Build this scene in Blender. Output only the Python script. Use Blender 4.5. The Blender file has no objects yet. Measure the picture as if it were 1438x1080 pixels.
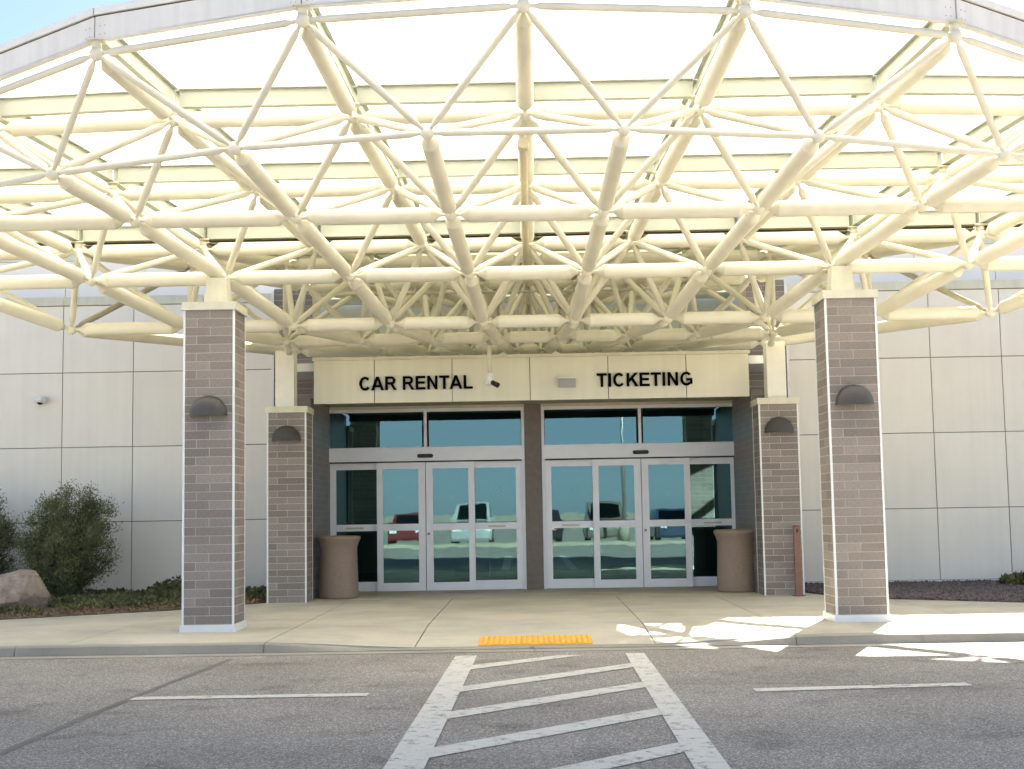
import bpy, math, random
import numpy as np
from mathutils import Vector, Matrix

random.seed(7); rng = np.random.default_rng(7)
S = bpy.context.scene
COL = S.collection

# ------------------------------------------------------------------ camera
F_PX, CAM_Z = 1900.0, 1.46
YAW, PITCH, ROLL = math.radians(0.766), math.radians(5.379), math.radians(0.95)
cd = bpy.data.cameras.new('camera'); cam = bpy.data.objects.new('camera', cd); COL.objects.link(cam)
cd.sensor_width = 36.0; cd.lens = F_PX / 1438.0 * 36.0; cd.clip_end = 2000.0
_f = Vector((-math.sin(YAW)*math.cos(PITCH), math.cos(YAW)*math.cos(PITCH), math.sin(PITCH)))
_r0 = Vector((math.cos(YAW), math.sin(YAW), 0)); _u0 = _r0.cross(_f)
_r = _r0*math.cos(ROLL) - _u0*math.sin(ROLL); _u = _u0*math.cos(ROLL) + _r0*math.sin(ROLL)
m3 = Matrix((_r, _u, -_f)).transposed()
cam.matrix_world = Matrix.Translation((0, 0, CAM_Z)) @ m3.to_4x4()
S.camera = cam

# ------------------------------------------------------------------ sky, sun, exposure
SUN_AZ, SUN_EL = math.radians(21.3), math.radians(35.9)     # azimuth from +Y towards +X
w = bpy.data.worlds.new('World'); S.world = w; w.use_nodes = True
nt = w.node_tree; nt.nodes.clear()
sky = nt.nodes.new('ShaderNodeTexSky'); sky.sky_type = 'NISHITA'; sky.sun_disc = False
sky.sun_elevation = SUN_EL; sky.sun_rotation = SUN_AZ; sky.air_density = 0.6; sky.dust_density = 0.5; sky.ozone_density = 1.5
tc = nt.nodes.new('ShaderNodeTexCoord'); mp = nt.nodes.new('ShaderNodeMapping'); mp.inputs['Scale'].default_value = (1.0, 1.0, 9.0); mp.inputs['Location'].default_value = (3, 1, 0)
cn = nt.nodes.new('ShaderNodeTexNoise'); cn.inputs['Scale'].default_value = 2.2; cn.inputs['Detail'].default_value = 6
cr = nt.nodes.new('ShaderNodeValToRGB'); cr.color_ramp.elements[0].position = 0.52; cr.color_ramp.elements[1].position = 0.75
cmul = nt.nodes.new('ShaderNodeMath'); cmul.operation = 'MULTIPLY'; cmul.inputs[1].default_value = 0.65
cmix = nt.nodes.new('ShaderNodeMix'); cmix.data_type = 'RGBA'; cmix.inputs['B'].default_value = (7.5, 7.8, 8.2, 1)
bg = nt.nodes.new('ShaderNodeBackground'); bg.inputs['Strength'].default_value = 0.05
wo = nt.nodes.new('ShaderNodeOutputWorld')
L = nt.links.new
L(tc.outputs['Generated'], mp.inputs['Vector']); L(mp.outputs[0], cn.inputs['Vector']); L(cn.outputs['Fac'], cr.inputs['Fac'])
L(cr.outputs['Color'], cmul.inputs[0]); L(cmul.outputs[0], cmix.inputs['Factor']); L(sky.outputs[0], cmix.inputs['A'])
sx = nt.nodes.new('ShaderNodeSeparateXYZ'); hz = nt.nodes.new('ShaderNodeMapRange'); hz.interpolation_type = 'SMOOTHSTEP'
hz.inputs['From Min'].default_value = 0.0; hz.inputs['From Max'].default_value = 0.22; hz.inputs['To Min'].default_value = 0.85; hz.inputs['To Max'].default_value = 0.0
hmix = nt.nodes.new('ShaderNodeMix'); hmix.data_type = 'RGBA'; hmix.inputs['B'].default_value = (4.6, 5.3, 6.2, 1)
hn = nt.nodes.new('ShaderNodeMapRange'); hn.inputs['From Min'].default_value = 0.3; hn.inputs['From Max'].default_value = 0.7; hn.inputs['To Min'].default_value = 0.55; hn.inputs['To Max'].default_value = 1.15
hm = nt.nodes.new('ShaderNodeMath'); hm.operation = 'MULTIPLY'; hm.use_clamp = True
L(tc.outputs['Generated'], sx.inputs[0]); L(sx.outputs[2], hz.inputs['Value']); L(cn.outputs['Fac'], hn.inputs['Value'])
L(hz.outputs[0], hm.inputs[0]); L(hn.outputs[0], hm.inputs[1])
L(hm.outputs[0], hmix.inputs['Factor']); L(cmix.outputs['Result'], hmix.inputs['A'])
L(hmix.outputs['Result'], bg.inputs['Color']); L(bg.outputs[0], wo.inputs['Surface'])

sd = bpy.data.lights.new('sun', 'SUN'); sd.energy = 5.0; sd.angle = math.radians(0.55); sd.color = (1.0, 0.94, 0.84)
sun = bpy.data.objects.new('sun', sd); COL.objects.link(sun)
sv = Vector((math.sin(SUN_AZ)*math.cos(SUN_EL), math.cos(SUN_AZ)*math.cos(SUN_EL), math.sin(SUN_EL)))
sun.rotation_euler = sv.to_track_quat('Z', 'Y').to_euler(); sun.location = sv*60

vs = S.view_settings; vs.view_transform = 'Standard'; vs.look = 'None'; vs.gamma = 1.0; vs.use_curve_mapping = False
vs.exposure = 2.6
S.render.engine = 'CYCLES'
S.cycles.caustics_reflective = False; S.cycles.caustics_refractive = False; S.cycles.max_bounces = 6; S.cycles.diffuse_bounces = 3; S.cycles.transmission_bounces = 4; S.cycles.transparent_max_bounces = 8

# ------------------------------------------------------------------ materials
MATS = {}
def mat(name, col, rough=0.6, var=0.12, scale=6.0, bump=0.0, bscale=60.0, metal=0.0, rand=0.0, hue=None, island=0.0, spec=0.5, streak=0.0, coord='Object'):
    """procedural Principled: noise mottling between darker and lighter col, optional per-object / per-island variation"""
    m = bpy.data.materials.new(name); m.use_nodes = True; MATS[name] = m
    nt = m.node_tree; N = nt.nodes; Lk = nt.links.new
    b = N['Principled BSDF']; b.inputs['Roughness'].default_value = rough; b.inputs['Metallic'].default_value = metal
    b.inputs['Specular IOR Level'].default_value = spec
    tc = N.new('ShaderNodeTexCoord')
    vec = tc.outputs[coord]
    if coord == 'Position':
        pass
    no = N.new('ShaderNodeTexNoise'); no.inputs['Scale'].default_value = scale; no.inputs['Detail'].default_value = 7; no.inputs['Roughness'].default_value = 0.62
    Lk(vec, no.inputs['Vector'])
    rp = N.new('ShaderNodeValToRGB')
    lo = [max(0, c*(1-var)) for c in col]; hi = [min(1, c*(1+var)) for c in col]
    if hue: hi = list(hue)
    rp.color_ramp.elements[0].position = 0.3; rp.color_ramp.elements[1].position = 0.7
    rp.color_ramp.elements[0].color = (*lo, 1); rp.color_ramp.elements[1].color = (*hi, 1)
    Lk(no.outputs['Fac'], rp.inputs['Fac']); out = rp.outputs['Color']
    if streak:
        mp = N.new('ShaderNodeMapping'); mp.inputs['Scale'].default_value = (9, 9, 0.35)
        n2 = N.new('ShaderNodeTexNoise'); n2.inputs['Scale'].default_value = 1.0; n2.inputs['Detail'].default_value = 4
        Lk(vec, mp.inputs['Vector']); Lk(mp.outputs[0], n2.inputs['Vector'])
        mr = N.new('ShaderNodeMapRange'); mr.inputs['From Min'].default_value = 0.35; mr.inputs['From Max'].default_value = 0.7
        mr.inputs['To Min'].default_value = 1 - streak; mr.inputs['To Max'].default_value = 1 + streak*0.3
        Lk(n2.outputs['Fac'], mr.inputs['Value'])
        h = N.new('ShaderNodeHueSaturation'); Lk(out, h.inputs['Color']); Lk(mr.outputs[0], h.inputs['Value']); out = h.outputs['Color']
    if rand or island:
        src = N.new('ShaderNodeObjectInfo').outputs['Random'] if rand else N.new('ShaderNodeNewGeometry').outputs['Random Per Island']
        a = rand or island
        mr = N.new('ShaderNodeMapRange'); mr.inputs['To Min'].default_value = 1-a; mr.inputs['To Max'].default_value = 1+a
        Lk(src, mr.inputs['Value'])
        h = N.new('ShaderNodeHueSaturation'); Lk(out, h.inputs['Color']); Lk(mr.outputs[0], h.inputs['Value'])
        out = h.outputs['Color']
    Lk(out, b.inputs['Base Color'])
    if bump:
        nb = N.new('ShaderNodeTexNoise'); nb.inputs['Scale'].default_value = bscale; nb.inputs['Detail'].default_value = 5
        Lk(vec, nb.inputs['Vector'])
        bp = N.new('ShaderNodeBump'); bp.inputs['Strength'].default_value = bump; bp.inputs['Distance'].default_value = 0.01
        Lk(nb.outputs['Fac'], bp.inputs['Height']); Lk(bp.outputs[0], b.inputs['Normal'])
    return m

mat('steel', (0.72, 0.685, 0.545), rough=0.42, var=0.09, scale=2.2, bump=0.08, bscale=25)
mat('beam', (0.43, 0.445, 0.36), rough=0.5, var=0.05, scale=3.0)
mat('fascia', (0.80, 0.775, 0.72), rough=0.45, var=0.05, scale=2.0, streak=0.08)
mat('flashing', (0.82, 0.80, 0.74), rough=0.4, var=0.06)
mat('dark_gap', (0.05, 0.045, 0.035), rough=0.9, var=0.2)
mat('gutter', (0.20, 0.175, 0.11), rough=0.7, var=0.15)
mat('deck', (0.60, 0.57, 0.44), rough=0.8, var=0.1)
mat('brick', (0.285, 0.243, 0.208), rough=0.88, var=0.28, scale=9, bump=0.6, bscale=70, rand=0.2)
mat('mortar', (0.56, 0.51, 0.455), rough=0.95, var=0.1, scale=30, bump=0.3, bscale=150)
mat('post_paint', (0.78, 0.755, 0.655), rough=0.45, var=0.04)
mat('white_trim', (0.80, 0.80, 0.77), rough=0.45, var=0.03)
mat('cream_cap', (0.68, 0.65, 0.50), rough=0.6, var=0.05, streak=0.08)
mat('panel', (0.88, 0.825, 0.70), rough=0.75, var=0.03, scale=1.2, bump=0.08, bscale=180, rand=0.03, streak=0.03)
mat('panel_joint', (0.27, 0.26, 0.235), rough=0.9, var=0.1)
mat('upper_panel', (0.88, 0.82, 0.74), rough=0.7, var=0.03, scale=1.0, rand=0.015)
mat('sign_panel', (0.74, 0.71, 0.57), rough=0.65, var=0.03, scale=1.5, rand=0.02, streak=0.04)
mat('letter', (0.003, 0.003, 0.004), rough=0.9, var=0.1, spec=0.05)
mat('alu', (0.90, 0.90, 0.895), rough=0.38, var=0.03, scale=4, metal=0.0)
mat('column', (0.215, 0.178, 0.15), rough=0.8, var=0.12, scale=10, bump=0.3)
mat('soffit', (0.48, 0.45, 0.34), rough=0.8, var=0.06)
mat('sconce', (0.055, 0.050, 0.044), rough=0.5, var=0.15, scale=12)
mat('can', (0.33, 0.25, 0.19), rough=0.85, var=0.2, scale=60, bump=0.7, bscale=160)
mat('rust_post', (0.24, 0.125, 0.085), rough=0.6, var=0.12, scale=9)
mat('black', (0.012, 0.012, 0.012), rough=0.5, var=0.1)
mat('grey_box', (0.36, 0.35, 0.31), rough=0.5, var=0.06)
mat('plastic_white', (0.78, 0.78, 0.75), rough=0.35, var=0.03)
mat('tactile', (0.85, 0.45, 0.06), rough=0.7, var=0.12, scale=10)
mat('rock', (0.33, 0.235, 0.18), rough=0.9, var=0.35, scale=5.5, bump=1.0, bscale=22, hue=(0.47, 0.39, 0.31))
mat('bark', (0.105, 0.075, 0.055), rough=0.95, var=0.3, scale=30)
mat('leaf', (0.150, 0.168, 0.072), rough=0.65, var=0.35, scale=4.0, island=0.45, spec=0.3)
mat('groundcover', (0.105, 0.135, 0.05), rough=0.7, var=0.4, scale=2.5, island=0.4, hue=(0.20, 0.185, 0.075), spec=0.3)
mat('lot_ground', (0.40, 0.345, 0.26), rough=0.95, var=0.15, scale=0.6)  # pale tan chosen to bounce warm light towards the facade
mat('litter', (0.20, 0.13, 0.07), rough=0.9, var=0.35, scale=5, island=0.4)
mat('soil', (0.13, 0.095, 0.06), rough=0.95, var=0.35, scale=9, bump=1.0, bscale=30)
mat('gravel', (0.13, 0.105, 0.098), rough=0.9, var=0.2, scale=20, island=0.5)
mat('interior_wall', (0.26, 0.29, 0.28), rough=0.8, var=0.06)
mat('interior_floor', (0.09, 0.095, 0.09), rough=0.4, var=0.1)
mat('pipe', (0.62, 0.54, 0.36), rough=0.5, var=0.06)
mat('rubber', (0.02, 0.02, 0.02), rough=0.8, var=0.1)
mat('chrome', (0.55, 0.56, 0.58), rough=0.25, metal=1.0, var=0.03)
mat('pole_grey', (0.35, 0.36, 0.36), rough=0.45, metal=0.6, var=0.05)
mat('sticker', (0.40, 0.38, 0.16), rough=0.6, var=0.08)
mat('red_mark', (0.55, 0.05, 0.05), rough=0.6, var=0.05)
mat('lens_red', (0.45, 0.01, 0.01), rough=0.2, var=0.05)
mat('lens_clear', (0.75, 0.77, 0.78), rough=0.15, var=0.03)
mat('membrane', (0.78, 0.78, 0.76), rough=0.8, var=0.05)
mat('clerestory', (0.72, 0.73, 0.62), rough=0.7, var=0.04)
mat('label_strip', (0.62, 0.57, 0.38), rough=0.5, var=0.2, scale=60)

def mat_concrete(name, col, dark, crack=False):
    m = bpy.data.materials.new(name); m.use_nodes = True; MATS[name] = m
    nt = m.node_tree; N = nt.nodes; Lk = nt.links.new; b = N['Principled BSDF']; b.inputs['Roughness'].default_value = 0.85
    tc = N.new('ShaderNodeTexCoord')
    n1 = N.new('ShaderNodeTexNoise'); n1.inputs['Scale'].default_value = 0.9; n1.inputs['Detail'].default_value = 8; n1.inputs['Roughness'].default_value = 0.65
    n2 = N.new('ShaderNodeTexNoise'); n2.inputs['Scale'].default_value = 55; n2.inputs['Detail'].default_value = 4
    n3 = N.new('ShaderNodeTexNoise'); n3.inputs['Scale'].default_value = 3.2; n3.inputs['Detail'].default_value = 9; n3.inputs['Roughness'].default_value = 0.75
    for n in (n1, n2, n3): Lk(tc.outputs['Object'], n.inputs['Vector'])
    r1 = N.new('ShaderNodeValToRGB'); r1.color_ramp.elements[0].position = 0.33; r1.color_ramp.elements[1].position = 0.6
    r1.color_ramp.elements[0].color = (*dark, 1); r1.color_ramp.elements[1].color = (*col, 1)
    Lk(n1.outputs['Fac'], r1.inputs['Fac'])
    mr = N.new('ShaderNodeMapRange'); mr.inputs['To Min'].default_value = 0.86; mr.inputs['To Max'].default_value = 1.14
    Lk(n2.outputs['Fac'], mr.inputs['Value'])
    h = N.new('ShaderNodeHueSaturation'); Lk(r1.outputs['Color'], h.inputs['Color']); Lk(mr.outputs[0], h.inputs['Value'])
    r3 = N.new('ShaderNodeValToRGB'); r3.color_ramp.elements[0].position = 0.60; r3.color_ramp.elements[1].position = 0.74
    r3.color_ramp.elements[0].color = (0, 0, 0, 1); r3.color_ramp.elements[1].color = (0.45, 0.45, 0.45, 1)
    Lk(n3.outputs['Fac'], r3.inputs['Fac'])
    mx = N.new('ShaderNodeMix'); mx.data_type = 'RGBA'; mx.inputs['B'].default_value = (*[c*0.55 for c in dark], 1)
    Lk(r3.outputs['Color'], mx.inputs['Factor']); Lk(h.outputs['Color'], mx.inputs['A'])
    Lk(mx.outputs['Result'], b.inputs['Base Color'])
    bp = N.new('ShaderNodeBump'); bp.inputs['Strength'].default_value = 0.25; bp.inputs['Distance'].default_value = 0.006
    Lk(n2.outputs['Fac'], bp.inputs['Height']); Lk(bp.outputs[0], b.inputs['Normal'])
    return m
mat_concrete('concrete', (0.55, 0.505, 0.395), (0.41, 0.38, 0.30))
mat_concrete('curb', (0.37, 0.335, 0.265), (0.29, 0.262, 0.21))

def asphalt_nodes(m, paint=None, wear=0.5):
    m.use_nodes = True; nt = m.node_tree; N = nt.nodes; Lk = nt.links.new; b = N['Principled BSDF']; b.inputs['Roughness'].default_value = 0.9
    b.inputs['Specular IOR Level'].default_value = 0.3
    tc = N.new('ShaderNodeTexCoord')
    vo = N.new('ShaderNodeTexVoronoi'); vo.inputs['Scale'].default_value = 115
    n1 = N.new('ShaderNodeTexNoise'); n1.inputs['Scale'].default_value = 0.55; n1.inputs['Detail'].default_value = 6
    n2 = N.new('ShaderNodeTexNoise'); n2.inputs['Scale'].default_value = 38; n2.inputs['Detail'].default_value = 6; n2.inputs['Roughness'].default_value = 0.8
    for n in (vo, n1, n2): Lk(tc.outputs['Object'], n.inputs['Vector'])
    bw = N.new('ShaderNodeRGBToBW'); Lk(vo.outputs['Color'], bw.inputs['Color'])
    r = N.new('ShaderNodeValToRGB'); r.color_ramp.elements[0].position = 0.2; r.color_ramp.elements[0].color = (0.195, 0.175, 0.150, 1)
    r.color_ramp.elements[1].position = 0.88; r.color_ramp.elements[1].color = (0.60, 0.55, 0.475, 1)
    e = r.color_ramp.elements.new(0.62); e.color = (0.305, 0.275, 0.237, 1)
    Lk(bw.outputs[0], r.inputs['Fac'])
    mr = N.new('ShaderNodeMapRange'); mr.inputs['From Min'].default_value = 0.3; mr.inputs['From Max'].default_value = 0.7
    mr.inputs['To Min'].default_value = 0.78; mr.inputs['To Max'].default_value = 1.14
    Lk(n1.outputs['Fac'], mr.inputs['Value'])
    mr2 = N.new('ShaderNodeMapRange'); mr2.inputs['From Min'].default_value = 0.25; mr2.inputs['From Max'].default_value = 0.75
    mr2.inputs['To Min'].default_value = 0.5; mr2.inputs['To Max'].default_value = 1.5
    Lk(n2.outputs['Fac'], mr2.inputs['Value'])
    mu = N.new('ShaderNodeMath'); mu.operation = 'MULTIPLY'; Lk(mr.outputs[0], mu.inputs[0]); Lk(mr2.outputs[0], mu.inputs[1])
    n4 = N.new('ShaderNodeTexNoise'); n4.inputs['Scale'].default_value = 1.7; n4.inputs['Detail'].default_value = 5; Lk(tc.outputs['Object'], n4.inputs['Vector'])
    mr5 = N.new('ShaderNodeMapRange'); mr5.inputs['From Min'].default_value = 0.56; mr5.inputs['From Max'].default_value = 0.74; mr5.inputs['To Min'].default_value = 1.0; mr5.inputs['To Max'].default_value = 0.62
    Lk(n4.outputs['Fac'], mr5.inputs['Value'])
    mu2 = N.new('ShaderNodeMath'); mu2.operation = 'MULTIPLY'; Lk(mu.outputs[0], mu2.inputs[0]); Lk(mr5.outputs[0], mu2.inputs[1]); mu = mu2
    h = N.new('ShaderNodeHueSaturation'); Lk(r.outputs['Color'], h.inputs['Color']); Lk(mu.outputs[0], h.inputs['Value'])
    out = h.outputs['Color']
    if paint:
        n3 = N.new('ShaderNodeTexNoise'); n3.inputs['Scale'].default_value = 11; n3.inputs['Detail'].default_value = 9; n3.inputs['Roughness'].default_value = 0.8
        Lk(tc.outputs['Object'], n3.inputs['Vector'])
        r3 = N.new('ShaderNodeValToRGB'); r3.color_ramp.elements[0].position = wear-0.05; r3.color_ramp.elements[1].position = wear+0.05
        r3.color_ramp.elements[0].color = (1, 1, 1, 1); r3.color_ramp.elements[1].color = (0, 0, 0, 1)
        Lk(n3.outputs['Fac'], r3.inputs['Fac'])
        p = N.new('ShaderNodeHueSaturation'); p.inputs['Color'].default_value = (*paint, 1)
        mr4 = N.new('ShaderNodeMapRange'); mr4.inputs['To Min'].default_value = 0.8; mr4.inputs['To Max'].default_value = 1.2
        Lk(n2.outputs['Fac'], mr4.inputs['Value']); Lk(mr4.outputs[0], p.inputs['Value'])
        mx = N.new('ShaderNodeMix'); mx.data_type = 'RGBA'
        Lk(r3.outputs['Color'], mx.inputs['Factor']); Lk(out, mx.inputs['A']); Lk(p.outputs['Color'], mx.inputs['B']); out = mx.outputs['Result']
    Lk(out, b.inputs['Base Color'])
    bp = N.new('ShaderNodeBump'); bp.inputs['Strength'].default_value = 0.5; bp.inputs['Distance'].default_value = 0.006
    Lk(bw.outputs[0], bp.inputs['Height']); Lk(bp.outputs[0], b.inputs['Normal'])
    MATS[m.name] = m
asphalt_nodes(bpy.data.materials.new('asphalt'))
asphalt_nodes(bpy.data.materials.new('road_paint'), paint=(0.66, 0.63, 0.54), wear=0.575)
asphalt_nodes(bpy.data.materials.new('tar'), paint=(0.18, 0.165, 0.145), wear=0.60)

def brick_wall_mat():
    m = bpy.data.materials.new('brick_far'); m.use_nodes = True; MATS['brick_far'] = m
    nt = m.node_tree; N = nt.nodes; Lk = nt.links.new; b = N['Principled BSDF']; b.inputs['Roughness'].default_value = 0.45
    tc = N.new('ShaderNodeTexCoord'); sp = N.new('ShaderNodeSeparateXYZ'); cb = N.new('ShaderNodeCombineXYZ')
    Lk(tc.outputs['Object'], sp.inputs[0]); ad = N.new('ShaderNodeMath'); Lk(sp.outputs[0], ad.inputs[0]); Lk(sp.outputs[1], ad.inputs[1])
    Lk(ad.outputs[0], cb.inputs[0]); Lk(sp.outputs[2], cb.inputs[1])
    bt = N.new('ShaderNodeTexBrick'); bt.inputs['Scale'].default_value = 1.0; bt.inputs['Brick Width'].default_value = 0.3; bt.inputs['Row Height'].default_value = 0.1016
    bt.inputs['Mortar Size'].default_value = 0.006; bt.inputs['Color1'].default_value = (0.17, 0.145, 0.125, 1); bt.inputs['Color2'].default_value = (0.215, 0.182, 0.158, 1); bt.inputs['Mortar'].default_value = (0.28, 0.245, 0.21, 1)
    Lk(cb.outputs[0], bt.inputs['Vector']); Lk(bt.outputs['Color'], b.inputs['Base Color'])
    bp = N.new('ShaderNodeBump'); bp.inputs['Strength'].default_value = 0.4; bp.inputs['Distance'].default_value = 0.006; bp.invert = True
    Lk(bt.outputs['Fac'], bp.inputs['Height']); Lk(bp.outputs[0], b.inputs['Normal'])
brick_wall_mat()

def glass_mat(name, tint, ior, wav):
    m = bpy.data.materials.new(name); m.use_nodes = True; MATS[name] = m
    nt = m.node_tree; N = nt.nodes; Lk = nt.links.new; N.remove(N['Principled BSDF']); o = N['Material Output']
    tr = N.new('ShaderNodeBsdfTransparent'); tr.inputs['Color'].default_value = (*tint, 1)
    gl = N.new('ShaderNodeBsdfGlossy'); gl.inputs['Roughness'].default_value = 0.012; gl.inputs['Color'].default_value = (0.50, 0.80, 0.84, 1)
    fr = N.new('ShaderNodeFresnel'); fr.inputs['IOR'].default_value = ior
    tc = N.new('ShaderNodeTexCoord'); no = N.new('ShaderNodeTexNoise'); no.inputs['Scale'].default_value = 1.6; no.inputs['Detail'].default_value = 2
    Lk(tc.outputs['Object'], no.inputs['Vector'])
    bp = N.new('ShaderNodeBump'); bp.inputs['Strength'].default_value = wav; bp.inputs['Distance'].default_value = 0.02
    Lk(no.outputs['Fac'], bp.inputs['Height']); Lk(bp.outputs[0], gl.inputs['Normal'])
    mx = N.new('ShaderNodeMixShader'); Lk(fr.outputs[0], mx.inputs[0]); Lk(tr.outputs[0], mx.inputs[1]); Lk(gl.outputs[0], mx.inputs[2]); Lk(mx.outputs[0], o.inputs['Surface'])
glass_mat('glass', (0.34, 0.55, 0.54), 2.25, 0.035)
glass_mat('car_glass', (0.10, 0.12, 0.12), 1.6, 0.0)

def roof_mat(name, c0, c1, DIFF):
    m = bpy.data.materials.new(name); m.use_nodes = True; MATS[name] = m
    nt = m.node_tree; N = nt.nodes; Lk = nt.links.new; N.remove(N['Principled BSDF']); o = N['Material Output']
    t = N.new('ShaderNodeBsdfTranslucent'); d = N.new('ShaderNodeBsdfDiffuse'); mx = N.new('ShaderNodeMixShader')
    no = N.new('ShaderNodeTexNoise'); no.inputs['Scale'].default_value = 1.5; r = N.new('ShaderNodeValToRGB')
    r.color_ramp.elements[0].color = (*c0, 1); r.color_ramp.elements[1].color = (*c1, 1)
    tc = N.new('ShaderNodeTexCoord'); Lk(tc.outputs['Object'], no.inputs['Vector']); Lk(no.outputs['Fac'], r.inputs['Fac'])
    Lk(r.outputs[0], t.inputs['Color']); Lk(r.outputs[0], d.inputs['Color'])
    mx.inputs[0].default_value = DIFF
    Lk(t.outputs[0], mx.inputs[1]); Lk(d.outputs[0], mx.inputs[2]); Lk(mx.outputs[0], o.inputs['Surface'])
roof_mat('translucent_roof', (.90, .89, .86), (.95, .94, .91), .14)
roof_mat('deck_sheet', (.78, .76, .64), (.84, .82, .70), .50)  # rear deck: translucency added to brighten its underside and the doors

def emit_mat(name, col, st):
    m = bpy.data.materials.new(name); m.use_nodes = True; MATS[name] = m
    b = m.node_tree.nodes['Principled BSDF']; b.inputs['Emission Color'].default_value = (*col, 1); b.inputs['Emission Strength'].default_value = st
emit_mat('downlight', (1.0, 0.95, 0.85), 14.0)

def car_paint(name, col):
    m = mat(name, col, rough=0.28, var=0.03, scale=3); m.node_tree.nodes['Principled BSDF'].inputs['Coat Weight'].default_value = 0.6
    return m

# ------------------------------------------------------------------ helpers
def tag(o, label=None, cat=None, group=None, kind=None):
    if label: o['label'] = label
    if cat: o['category'] = cat
    if group: o['group'] = group
    if kind: o['kind'] = kind
    return o

def empty(name, loc=(0, 0, 0), label=None, cat=None, group=None):
    o = bpy.data.objects.new(name, None); o.empty_display_size = 0.2; COL.objects.link(o); o.location = loc
    return tag(o, label, cat, group)

class MB:
    def __init__(s): s.v = []; s.f = []; s.m = []; s.sm = []
    def add(s, v, f, mi=0, smooth=False):
        b = len(s.v); s.v += [tuple(p) for p in v]; s.f += [tuple(b+i for i in q) for q in f]; s.m += [mi]*len(f); s.sm += [smooth]*len(f); return s
    def box(s, x0, x1, y0, y1, z0, z1, mi=0):
        v = [(x0,y0,z0),(x1,y0,z0),(x1,y1,z0),(x0,y1,z0),(x0,y0,z1),(x1,y0,z1),(x1,y1,z1),(x0,y1,z1)]
        return s.add(v, [(0,3,2,1),(4,5,6,7),(0,1,5,4),(1,2,6,5),(2,3,7,6),(3,0,4,7)], mi)
    def prism(s, pts, axis, a, b, mi=0):
        """extrude 2D polygon pts (ccw) along axis from a to b"""
        def P(p, t):
            return {'x': (t, p[0], p[1]), 'y': (p[0], t, p[1]), 'z': (p[0], p[1], t)}[axis]
        n = len(pts); v = [P(p, a) for p in pts] + [P(p, b) for p in pts]
        f = [tuple(range(n))[::-1], tuple(range(n, 2*n))] + [(i, (i+1) % n, n+(i+1) % n, n+i) for i in range(n)]
        return s.add(v, f, mi)
    def rings(s, rings, closed=True, caps=True, mi=0, smooth=True):
        n = len(rings[0]); v = [p for r in rings for p in r]; f = []
        for k in range(len(rings)-1):
            for i in range(n):
                f.append((k*n+i, k*n+(i+1) % n, (k+1)*n+(i+1) % n, (k+1)*n+i))
        b = len(s.v); s.add(v, f, mi, smooth)
        if caps:
            s.f.append(tuple(b+i for i in range(n))[::-1]); s.f.append(tuple(b+(len(rings)-1)*n+i for i in range(n))); s.m += [mi, mi]; s.sm += [False, False]
        return s
    def lathe(s, prof, n=24, cx=0, cy=0, mi=0, smooth=True):
        return s.rings([[(cx+r*math.cos(2*math.pi*i/n), cy+r*math.sin(2*math.pi*i/n), z) for i in range(n)] for r, z in prof], mi=mi, smooth=smooth)
    def tube(s, p, q, r0, r1=None, n=10, mi=0):
        p, q = Vector(p), Vector(q); r1 = r0 if r1 is None else r1
        d = (q-p).normalized(); a = d.orthogonal().normalized(); b = d.cross(a)
        ring = lambda c, r: [tuple(c + a*(r*math.cos(2*math.pi*i/n)) + b*(r*math.sin(2*math.pi*i/n))) for i in range(n)]
        return s.rings([ring(p, r0), ring(q, r1)], mi=mi)
    def mesh(s, name, mats):
        me = bpy.data.meshes.new(name); me.from_pydata(s.v, [], s.f)
        for m in mats: me.materials.append(MATS[m])
        me.polygons.foreach_set('material_index', s.m); me.polygons.foreach_set('use_smooth', s.sm); me.update(); return me
    def build(s, name, mats, parent=None, loc=None):
        if isinstance(mats, str): mats = [mats]
        return link(name, s.mesh(name, mats), parent, loc)

def link(name, me, parent=None, loc=None):
    o = bpy.data.objects.new(name, me); COL.objects.link(o)
    if parent: o.parent = parent
    if loc is not None: o.location = loc
    return o

def bigmesh(name, verts, quads, matname, parent=None):
    """numpy arrays -> one mesh of quads or tris"""
    k = quads.shape[1]; me = bpy.data.meshes.new(name)
    me.vertices.add(len(verts)); me.vertices.foreach_set('co', verts.astype(np.float32).ravel())
    me.loops.add(quads.size); me.loops.foreach_set('vertex_index', quads.astype(np.int32).ravel())
    me.polygons.add(len(quads)); me.polygons.foreach_set('loop_start', np.arange(0, quads.size, k, dtype=np.int32))
    me.update(calc_edges=True); me.validate(); me.materials.append(MATS[matname]); return link(name, me, parent)

# ------------------------------------------------------------------ ground, road, pavement
ROAD, WALK = 0.03, 0.13
YC = 14.32                                    # front edge of the kerb
YW = 23.49                                    # facade plane
ter = MB().box(-700, 700, -700, 700, -0.6, ROAD-0.05).build('ground', 'lot_ground'); tag(ter, 'pale tan ground running out around the terminal', None, None, 'structure')
road = MB().box(-60, 60, -9.4, YC-0.27, -0.2, ROAD).build('road', 'asphalt'); tag(road, 'grey asphalt drive in front of the terminal entrance', None, None, 'structure')
K = (CAM_Z-ROAD)/CAM_Z
def sheet(name, pts, matname, z=None):
    z = ROAD + {'crosswalk_line': .0075, 'crosswalk_bar': .005, 'lane_dash': .005, 'tar_seam': .0025}[name]
    b = MB(); n = len(pts)
    b.add([(x*K, y*K, z) for x, y in pts], [tuple(range(n))]); return b.build(name, matname, road)
sheet('crosswalk_line', [(-.94, 3.0), (-.69, 3.0), (-.59, 14.0), (-.81, 14.0)], 'road_paint')
sheet('crosswalk_line', [(.86, 3.0), (1.07, 3.0), (1.115, 14.0), (.92, 14.0)], 'road_paint')
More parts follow.
